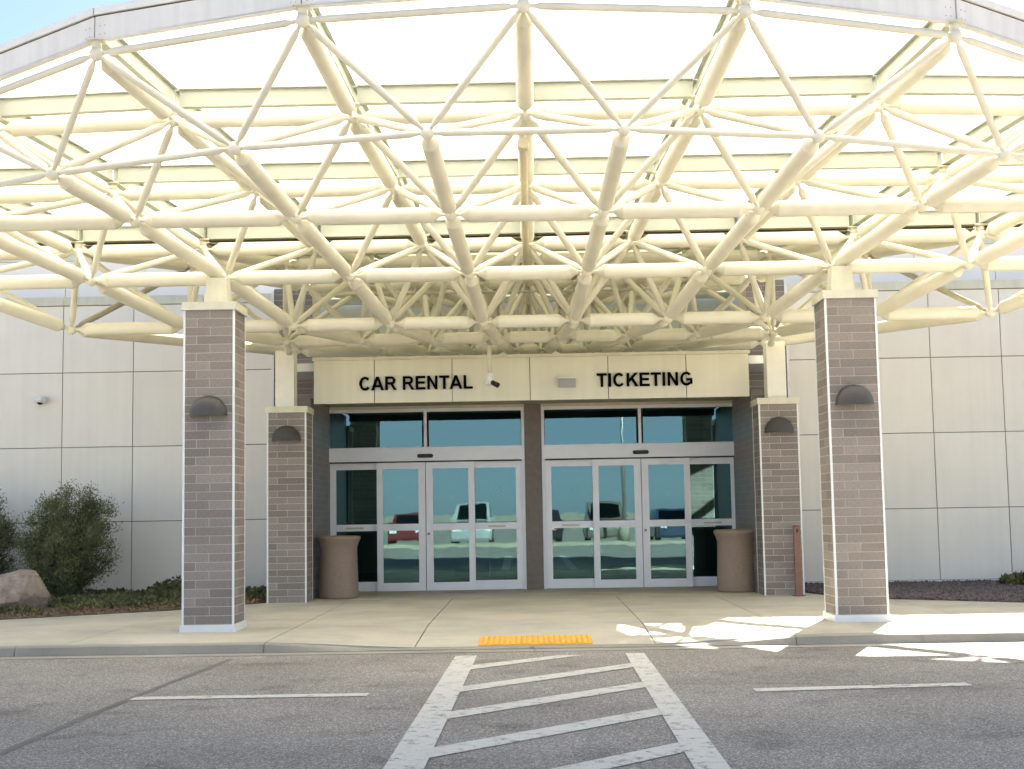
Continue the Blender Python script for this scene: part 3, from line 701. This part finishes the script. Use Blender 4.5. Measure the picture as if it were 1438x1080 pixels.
# gutter along the valley row: a dark trough under the deck edge
for c in range(-5, 5):
    p, q = Tn[(3, c)], Tn[(3, c+1)]
    a, b_ = shr(p+Vector((0, .07, 0)), q+Vector((0, .07, 0)), .07)
    ibeam(a, b_, .05, .09, 'valley_gutter', 'gutter', lift=.075)
# fascia in straight lengths with a capping
for c in range(-5, 5):
    p, q = Tn[(0, c)], Tn[(0, c+1)]
    d = (q-p).normalized(); s = Vector((d.y, -d.x, 0)); up = Vector((0, 0, 1))
    def strip(u0, u1, z0, z1, name, m, g=.004):
        a, b2 = p+d*g, q-d*g
        v = [tuple(o+OFF+s*u+up*z) for o in (a, b2) for u, z in ((u0, z0), (u1, z0), (u1, z1), (u0, z1))]
        MB().add(v, [(0, 1, 2, 3), (7, 6, 5, 4), (0, 4, 5, 1), (1, 5, 6, 2), (2, 6, 7, 3), (3, 7, 4, 0)]).build(name, m, can)
    strip(-.01, .04, .115, .345, 'fascia_board', 'fascia')
    strip(-.05, .04, .125, .135, 'fascia_flange', 'fascia', .02)
    strip(-.02, .035, .347, .358, 'shadow_gap', 'dark_gap', .002)
    strip(-.06, .062, .36, .43, 'fascia_cap', 'flashing', .002)
    for g in (.05, .10):
        for o, e in ((p, 1), (q, -1)):
            for z in (.17, .21, .25, .29):
                x = o+d*(g*e)+s*.041+up*z+OFF
                MB().box(x.x-.004, x.x+.004, x.y-.004, x.y+.004, x.z-.004, x.z+.004).build('fascia_rivet', 'grey_box', can) if abs(c+.5) < 3.6 and z in (.17, .25) else None
# side edges of the roof
for s in (-1, 1):
    for r in range(3):
        p, q = Tn[(r, 5*s)], Tn[(r+1, 5*s)]
        v = [tuple(o+OFF+Vector((s*u, 0, z))) for o in (p, q) for u, z in ((.0, .115), (.05, .115), (.05, .41), (.0, .41))]
        MB().add(v, [(0, 1, 2, 3), (7, 6, 5, 4), (0, 4, 5, 1), (1, 5, 6, 2), (2, 6, 7, 3), (3, 7, 4, 0)]).build('edge_board', 'fascia', can)
# bearings on the pillars
for s in (-1, 1):
    n3 = Bn[(2, 2.5*s)]; zt = ZP1+.095
    v = []
    cx, cy = s*PX*.6+n3.x*.4, (Y1+.305)*.75+n3.y*.25
    for (w1, z) in ((.145, zt), (.115, n3.z-.05)): v += [(cx-w1, cy-w1, z), (cx+w1, cy-w1, z), (cx+w1, cy+w1, z), (cx-w1, cy+w1, z)]
    MB().add([(a, b_-Y1, z) for a, b_, z in v], [(3, 2, 1, 0), (4, 5, 6, 7), (0, 1, 5, 4), (1, 2, 6, 5), (2, 3, 7, 6), (3, 0, 4, 7)]).build('bearing_block', 'cream_cap', can)
    n5 = Bn[(4, 3.5*s)]; zt = ZP2+.095
    MB().box(s*PX-.145+.02*s, s*PX+.145+.02*s, Y2+.06-Y1, Y2+.35-Y1, zt, n5.z-.06).build('support_post', 'post_paint', can)
    MB().tube((s*PX*.99, Y2+.2-Y1, n5.z-.1), n5+OFF, .06, .045).build('post_head', 'steel', can)
    # tree struts from the rear post to the top chord
    for cc in (3*s, 4*s):
        for rr in (4, 5):
            pass
# drain pipe hung under the centre line
pp = MB(); yA, zA = 13.95, 5.30
pp.tube((-.03, yA-Y1, 5.55), (-.03, yA-Y1, zA-.02), .035); pp.tube((-.03, yA-.07-Y1, zA), (-.02, 17.6-Y1, 4.62), .042)
pp.lathe([(.052, -.05), (.062, -.03), (.062, .03), (.052, .05)], 12, -.03, yA-Y1) ; pp.v[-48:] = [(x, y, z+zA) for x, y, z in pp.v[-48:]]
pp.tube((-.03, yA-.11-Y1, zA), (-.03, yA+.02-Y1, zA), .058)
pp.build('drain_pipe', 'pipe', can)
cp = MB()
for a, b_ in (((-4.9, 19.0, 4.82), (4.9, 19.0, 4.80)), ((-3.4, 21.2, 4.93), (3.4, 21.2, 4.93))): cp.tube((a[0], a[1]-Y1, a[2]), (b_[0], b_[1]-Y1, b_[2]), .02, n=8)
cp.build('conduit_run', 'beam', can)

# ------------------------------------------------------------------ small fittings
hc = empty('security_camera', (-.62, 20.75, 0)); tag(hc, 'white pendant camera on a drop pole in front of the sign band', 'security camera')
MB().tube((0, 0, 4.03), (0, 0, 3.58), .033).build('drop_pole', 'steel', hc)
MB().lathe([(.034, 3.6), (.055, 3.57), (.06, 3.50), (.05, 3.44), (.03, 3.40)], 14).build('housing', 'plastic_white', hc)
MB().tube((.02, -.01, 3.46), (.13, -.10, 3.395), .034, .042).build('lens_hood', 'black', hc)
MB().tube((-.05, -.02, 3.46), (-.06, -.05, 3.42), .03).build('lamp_head', 'plastic_white', hc)
gb = empty('emergency_light', (.585, YS, 3.485)); tag(gb, 'small grey rectangular light box on the sign band between the words', 'light fixture')
MB().box(-.135, .135, -.085, 0, -.075, .06).build('housing', 'grey_box', gb)
MB().box(-.14, .14, -.11, 0, .061, .078).build('hood', 'plastic_white', gb)
dc = empty('dome_camera', (-8.53, YW, 3.53)); tag(dc, 'small white dome camera on the panelled wall, far left', 'security camera')
MB().lathe([(.001, .06), (.10, .055), (.105, .0), (.095, -.03), (.06, -.055)], 18, 0, -.11).build('housing', 'plastic_white', dc)
m_ = sphere(.07); m_.v = [(x, y-.13, z-.01) for x, y, z in m_.v]; m_.build('lens_dome', 'black', dc)
MB().box(-.05, .05, -.06, 0, -.03, .05).build('wall_bracket', 'plastic_white', dc)

def trash(x, y, label):
    e = empty('trash_can', (x, y, WALK+.004)); tag(e, label, 'trash can', 'round stone-finish trash cans by the doors')
    MB().lathe([(.30, 0), (.315, .015), (.318, .05), (.312, .35), (.30, .68), (.298, .80), (.325, .88), (.352, .93), (.356, .965), (.345, .98)], 32).build('body', 'can', e)
    MB().lathe([(.343, .981), (.34, .985), (.30, .99), (.21, .992), (.205, .96)], 32).build('rim', 'can', e)
    MB().lathe([(.20, .97), (.20, .976)], 24).build('liner_opening', 'black', e)
trash(-3.12, 21.82, 'tan stone-finish trash can standing left of the CAR RENTAL door')
trash(3.26, 21.92, 'tan stone-finish trash can standing right of the TICKETING door')
bo = empty('ash_post', (3.985, 20.62, WALK+.004)); tag(bo, 'slim rust-brown cigarette post in front of the short pillar by the TICKETING door', 'ash post')
MB().box(-.046, .046, -.046, .046, .012, 1.035).build('post', 'rust_post', bo)
MB().lathe([(.10, 0), (.10, .012)], 16).build('base_plate', 'rust_post', bo)
MB().lathe([(.0651, 1.036), (.06, 1.05), (.03, 1.062)], 4).build('top', 'rust_post', bo).rotation_euler = (0, 0, math.pi/4)
MB().box(-.014, .014, -.05, -.04, .945, 1.0).build('slot', 'black', bo)

# ------------------------------------------------------------------ planting beds
def poly_bed(name, pts, matname, h, seedv):
    """low mound over a polygon (list of xy)"""
    b = MB(); n = len(pts); cx = sum(p[0] for p in pts)/n; cy = sum(p[1] for p in pts)/n
    rg = []
    for k, (s, z) in enumerate(((1.0, WALK+.003), (.985, WALK+.02), (.9, WALK+h*.7), (.6, WALK+h), (.2, WALK+h*1.1))):
        rg.append([(cx+(x-cx)*s, cy+(y-cy)*s, z) for x, y in pts])
    b.rings(rg); return b.build(name, matname)
bedL = [(-18, 16.6), (-9.5, 17.0), (-7.16, 18.26), (-5.16, 19.57), (-4.5, 20.4), (-4.12, 20.9), (-4.12, YW-.03), (-18, YW-.03)]
bedR = [(4.2, 21.45), (4.45, 20.6), (5.09, 19.6), (6.6, 18.5), (9.0, 17.2), (18, 16.8), (18, YW-.03), (4.2, YW-.03)]
bl = poly_bed('soil_bed', bedL, 'soil', .05, 1); tag(bl, 'brown planting bed along the wall, left of the entrance', None, None, 'structure')
brd = poly_bed('gravel_bed', bedR, 'gravel', .02, 2); tag(brd, 'dark gravel bed along the wall, right of the entrance', None, None, 'structure')

def inside(pts, x, y):
    c = np.zeros(len(x), bool); n = len(pts); j = n-1
    for i in range(n):
        xi, yi = pts[i]; xj, yj = pts[j]
        c ^= ((yi > y) != (yj > y)) & (x < (xj-xi)*(y-yi)/(yj-yi+1e-9)+xi); j = i
    return c
def leaves(centers, size, aspect, upbias=0.0):
    """random quads round given centers -> verts, quads"""
    n = len(centers); d = rng.normal(size=(n, 3)); d[:, 2] += upbias; d /= np.linalg.norm(d, axis=1)[:, None]
    e = rng.normal(size=(n, 3)); e -= (e*d).sum(1)[:, None]*d; e /= np.linalg.norm(e, axis=1)[:, None]
    s = size*rng.uniform(.6, 1.4, (n, 1)); a = d*s; b = e*s*aspect
    v = np.stack([centers-a*.2, centers+a*.4+b, centers+a, centers+a*.4-b], 1).reshape(-1, 3)
    return v, np.arange(4*n).reshape(-1, 4)
# low green ground cover in drifts, dry litter near the pavement edge
n = 60000; x = rng.uniform(-11, -4.1, n); y = rng.uniform(17.2, YW-.1, n); ok = inside(bedL, x, y)
x, y = x[ok], y[ok]
edge = np.interp(x, [-11, -7.16, -5.16, -4.12], [16.9, 18.26, 19.57, 20.9]); de = y-edge
pat = np.sin(x*2.1+1.0)*np.sin(y*1.7+.5)+.6*np.sin(x*5.3+y*3.1)
k1 = (de > .55+.25*pat) & (pat > -.9) & (rng.random(len(x)) < .62)
c1 = np.stack([x[k1], y[k1], WALK+.02+rng.random(k1.sum())*(.04+.05*np.clip(de[k1]/2, 0, 1))], 1)
v, q = leaves(c1, .055, .35, .9); o = bigmesh('ground_cover', v, q, 'groundcover'); tag(o, 'low green ground cover plants in the bed left of the entrance', 'ground cover', None, 'stuff')
k2 = (rng.random(len(x)) < np.clip(.42-de*.12, .05, .42))
c2 = np.stack([x[k2], y[k2], WALK+.02+rng.random(k2.sum())*.035], 1)
v, q = leaves(c2, .04, .4, .0); o = bigmesh('leaf_litter', v, q, 'litter'); tag(o, 'dry brown leaf litter along the edge of the left bed', 'leaf litter', None, 'stuff')
# gravel
n = 26000; x = rng.uniform(4.2, 11, n); y = rng.uniform(17.1, YW-.1, n); ok = inside(bedR, x, y); x, y = x[ok], y[ok]
n = len(x); r = rng.uniform(.012, .034, n); c = np.stack([x, y, WALK+.014+r*.4], 1)
oct_ = np.array([(1, 0, 0), (0, 1, 0), (-1, 0, 0), (0, -1, 0), (0, 0, .8), (0, 0, -.8)])
fc = np.array([(0, 1, 4), (1, 2, 4), (2, 3, 4), (3, 0, 4), (1, 0, 5), (2, 1, 5), (3, 2, 5), (0, 3, 5)])
v = c[:, None, :] + oct_[None]*r[:, None, None]*rng.uniform(.6, 1.4, (n, 6, 1))
o = bigmesh('gravel', v.reshape(-1, 3), (fc[None]+6*np.arange(n)[:, None, None]).reshape(-1, 3), 'gravel'); tag(o, 'loose dark purplish-grey gravel in the bed right of the entrance', 'gravel', None, 'stuff')
def tuft(name, x, y, rx, ry, h, n, label):
    t = rng.random(n)**.5; a = rng.random(n)*2*math.pi
    c = np.stack([x+rx*t*np.cos(a), y+ry*t*np.sin(a), WALK+.02+h*rng.random(n)*(1-t*.6)], 1)
    v, q = leaves(c, .07, .35, .6); o = bigmesh(name, v, q, 'groundcover'); tag(o, label, 'plant')
tuft('creeping_plant', 8.6, 22.3, 1.0, .8, .26, 2600, 'low creeping green plant on the gravel at the far right')
tuft('creeping_plant', -5.9, 22.7, .55, .4, .34, 1500, 'small dark green plant against the wall beside the big shrub')

# boulder
def boulder(loc, sx, sy, sz, label):
    import bmesh
    bm = bmesh.new(); bmesh.ops.create_icosphere(bm, subdivisions=5, radius=1.0)
    rr = random.Random(5); planes = []
    for i in range(17):
        n_ = Vector((rr.gauss(0, 1), rr.gauss(0, 1), rr.gauss(0, .8))).normalized(); planes.append((n_, rr.uniform(.58, .80)))
    planes.append((Vector((-.1, -.9, .25)).normalized(), .62)); planes.append((Vector((.15, -.1, 1)).normalized(), .66))
    planes.append((Vector((.75, -.6, -.1)).normalized(), .62)); planes.append((Vector((0, -.75, -.65)).normalized(), .66))
    from mathutils import noise
    for v_ in bm.verts:
        p = v_.co.copy()
        for n_, d_ in planes:
            t = p.dot(n_)
            if t > d_: p -= n_*(t-d_)
        st_ = p.dot(Vector((.25, .1, 1)))
        p *= 1+.03*noise.noise(p*2.3)+.05*noise.noise(p*6.0)*noise.noise(p*3.1+Vector((3, 1, 2)))+.012*noise.noise(p*16)+.022*math.copysign(abs(math.sin(st_*9))**.4, math.sin(st_*9))*(.4+noise.noise(p*1.7))
        v_.co = Vector((p.x*sx, p.y*sy, p.z*sz))
    me = bpy.data.meshes.new('boulder'); bm.to_mesh(me); bm.free(); me.materials.append(MATS['rock'])
    for pl in me.polygons: pl.use_smooth = False
    o = link('boulder', me, None, loc); tag(o, label, 'boulder'); return o
boulder((-7.50, 19.85, WALK+.26), .58, .50, .50, 'rough reddish-tan boulder in front of the big shrub')

def shrub(x, y, rx, h, label, seed_):
    r_ = np.random.default_rng(seed_); rd = random.Random(seed_)
    e = empty('shrub', (x, y, WALK)); tag(e, label, 'shrub', 'dark evergreen shrubs against the left wall')
    st = MB(); pts = []; wts = []
    for i in range(64):
        a = rd.uniform(0, 2*math.pi); ph = math.asin(rd.uniform(.02, 1)**.8); t = math.cos(ph)**.75
        sh = rd.uniform(.78, 1.0)
        topx, topy = rx*t*math.cos(a)*sh, rx*.85*t*math.sin(a)*sh
        tz = h*(.24+.76*math.sin(ph))*sh
        b0 = Vector((rd.uniform(-.12, .12), rd.uniform(-.1, .1), -.02)); p3 = Vector((topx, topy, tz))
        c1_ = b0+Vector((topx*.25, topy*.25, tz*.30)); prev = b0; rad = rd.uniform(.016, .030)
        for k in range(1, 7):
            u = k/6; p = b0*(1-u)**2+c1_*(2*u*(1-u))+p3*u*u
            p += Vector((rd.gauss(0, .02), rd.gauss(0, .02), 0))
            st.tube(prev, p, rad*(1-.13*(k-1)), rad*(1-.13*k), n=5)
            if k >= 2:
                for _ in range(4 if k < 4 else 7):
                    dirv = Vector((rd.gauss(0, 1)+p.x*.9, rd.gauss(0, 1)+p.y*.9, rd.uniform(-.1, 1.1))).normalized()*rd.uniform(.10, .27)*(1 if k > 2 else 1.2)
                    tip = p+dirv; st.tube(p, tip, .006, .002, n=3)
                    pts.append(tuple(p+dirv*.55)); wts.append(.45 if k <= 3 else 1.0); pts.append(tuple(tip)); wts.append(.5 if k <= 3 else 1.0)
            prev = p
    st.build('stem', 'bark', e)
    P = np.array(pts); Wt = np.array(wts); sel = r_.random(len(P)) < Wt; P = P[sel]
    side = (P[:, 0] > rx*.35) & (P[:, 2] < h*.5); P = P[~side | (r_.random(len(P)) < .35)]
    c = np.repeat(P, 22, 0); c = c + r_.normal(size=c.shape)*np.array([.05, .05, .06])
    ok = c[:, 2] > .06; c = c[ok]
    v, q = leaves(c, .042, .16, 1.0); bigmesh('foliage', v, q, 'leaf', e)
shrub(-7.58, 22.05, .70, 1.80, 'large rounded evergreen shrub with bare lower stems behind the boulder', 3)
shrub(-9.35, 22.2, .82, 1.75, 'dark evergreen shrub cut off by the left edge of the picture', 9)

# ------------------------------------------------------------------ car park behind the viewer (seen mirrored in the glass)
def car(x, y, rz, paint, label, tall=0.0):
    e = empty('parked_car', (x, y, ROAD)); e.rotation_euler = (0, 0, rz); tag(e, label, 'car', 'cars parked across from the entrance')
    Ln, W2 = 2.25, .89; H1, H2 = .92+tall*.15, 1.45+tall*.4
    low = [(-Ln, .32), (-Ln+.08, .22), (Ln-.06, .22), (Ln, .34), (Ln-.03, .62), (Ln-.18, H1-.12), (1.05, H1), (-1.85, H1+.02), (-Ln+.06, H1-.06), (-Ln, .66)]
    b = MB(); cuts = [(-W2+.0, .94), (-W2+.03, .985), (-W2*.5, 1), (W2*.5, 1), (W2-.03, .985), (W2, .94)]
    b.rings([[(px*s, yy, .6+(pz-.6)*s) for px, pz in low] for yy, s in cuts], smooth=False); b.build('body', paint, e)
    cab = [(1.0, H1-.01), (-1.9 if tall else -1.72, H1-.01), (-1.78 if tall else -1.15, H2-.06), (-1.5 if tall else -.95, H2), (.1, H2), (.32, H2-.07)]
    b = MB(); b.rings([[(px*(1 if yy*0 == 0 else 1)*(1-.0), yy*(1-.16*(pz-H1)/(H2-H1)), pz) for px, pz in cab] for yy in (-W2+.05, W2-.05)], smooth=False); b.build('cabin', paint, e)
    for s in (-1, 1):
        yy = s*(W2-.045); f = lambda px, pz: (px, yy*(1-.16*(pz-H1)/(H2-H1))+s*.004, pz)
        za, zb = H1+.04, H2-.11
        rear = -1.7 if tall else -1.35
        MB().add([f(.72, za), f(-.32, za), f(-.32, zb), f(.22, zb)], [(0, 1, 2, 3)]).build('side_window', 'car_glass', e)
        MB().add([f(-.40, za), f(rear, za), f(rear+.3 if not tall else rear+.05, zb), f(-.40, zb)], [(0, 1, 2, 3)]).build('side_window', 'car_glass', e)
        MB().box(Ln-.15, Ln-.02, s*.62-.17, s*.62+.17, .60, .74).build('headlight', 'lens_clear', e)
        MB().box(-Ln-.004, -Ln+.12, s*.68-.13, s*.68+.13, .68, .86).build('tail_light', 'lens_red', e)
        MB().box(.62, .78, s*(W2+.02)-.07, s*(W2+.02)+.07, H1+.02, H1+.13).build('mirror', paint, e)
        for wx_ in (-1.38, 1.36):
            wv = MB().lathe([(.20, -.1), (.32, -.1), (.335, -.06), (.335, .06), (.32, .1), (.20, .1)], 20); o = wv.build('wheel', 'rubber', e, (wx_, s*.80, .335)); o.rotation_euler = (math.pi/2, 0, 0)
            MB().lathe([(.03, -.085), (.205, -.075), (.205, .075), (.03, .085)], 12).build('rim', 'chrome', o)
    MB().add([(.98, -.68, H1+.03), (.98, .68, H1+.03), (.36, .60, H2-.09), (.36, -.60, H2-.09)], [(0, 1, 2, 3)]).build('windscreen', 'car_glass', e)
for n_, c_ in (('paint_red', (.16, .02, .02)), ('paint_white', (.36, .36, .35)), ('paint_silver', (.22, .225, .23)), ('paint_blue', (.03, .045, .085)), ('paint_black', (.02, .02, .022)), ('paint_tan', (.16, .14, .11))): car_paint(n_, c_)
for x, y, a, pn, lb, tl in ((-8.6, -15.0, 92, 'paint_silver', 'silver saloon parked across the drive, mirrored in the glass', 0), (-5.6, -15.3, 89, 'paint_red', 'red saloon parked across the drive, mirrored in the glass', 0),
     (-2.7, -15.1, 90, 'paint_white', 'white off-roader parked across the drive, mirrored in the glass', 1), (.4, -15.2, -91, 'paint_black', 'black saloon parked across the drive, mirrored in the glass', 0),
     (3.3, -15.0, 90, 'paint_tan', 'tan off-roader parked across the drive, mirrored in the glass', 1), (6.3, -15.3, 88, 'paint_blue', 'dark blue saloon parked across the drive, mirrored in the glass', 0),
     (9.4, -15.1, 90, 'paint_white', 'white saloon parked across the drive, mirrored in the glass', 0)):
    car(x, y, math.radians(a), pn, lb, tl)
lot = MB().box(-60, 60, -60, -12.2, -.2, ROAD).build('car_park', 'asphalt'); tag(lot, 'asphalt car park across the drive', None, None, 'structure')
isl = MB().box(-60, 60, -12.19, -9.41, ROAD-.1, ROAD+.14).build('verge', 'lot_ground', None); tag(isl, 'pale dry verge between drive and car park', None, None, 'structure')
def lamp(x, y, label):
    e = empty('street_lamp', (x, y, ROAD)); tag(e, label, 'street lamp', 'car park lamp posts')
    MB().lathe([(.25, .1), (.25, .75), (.22, .78)], 16).build('footing', 'curb', e)
    MB().lathe([(.085, .78), (.055, 7.6)], 12).build('pole', 'pole_grey', e)
    MB().box(-.9, .9, -.03, .03, 7.55, 7.62).build('arm', 'pole_grey', e)
    for s in (-1, 1): MB().box(s*.9-.28, s*.9+.28, -.17, .17, 7.52, 7.68).build('lamp_head', 'sconce', e)
lamp(3.9, -10.8, 'car park lamp post mirrored in the TICKETING door glass'); lamp(-14.5, -10.8, 'car park lamp post beyond the red saloon')
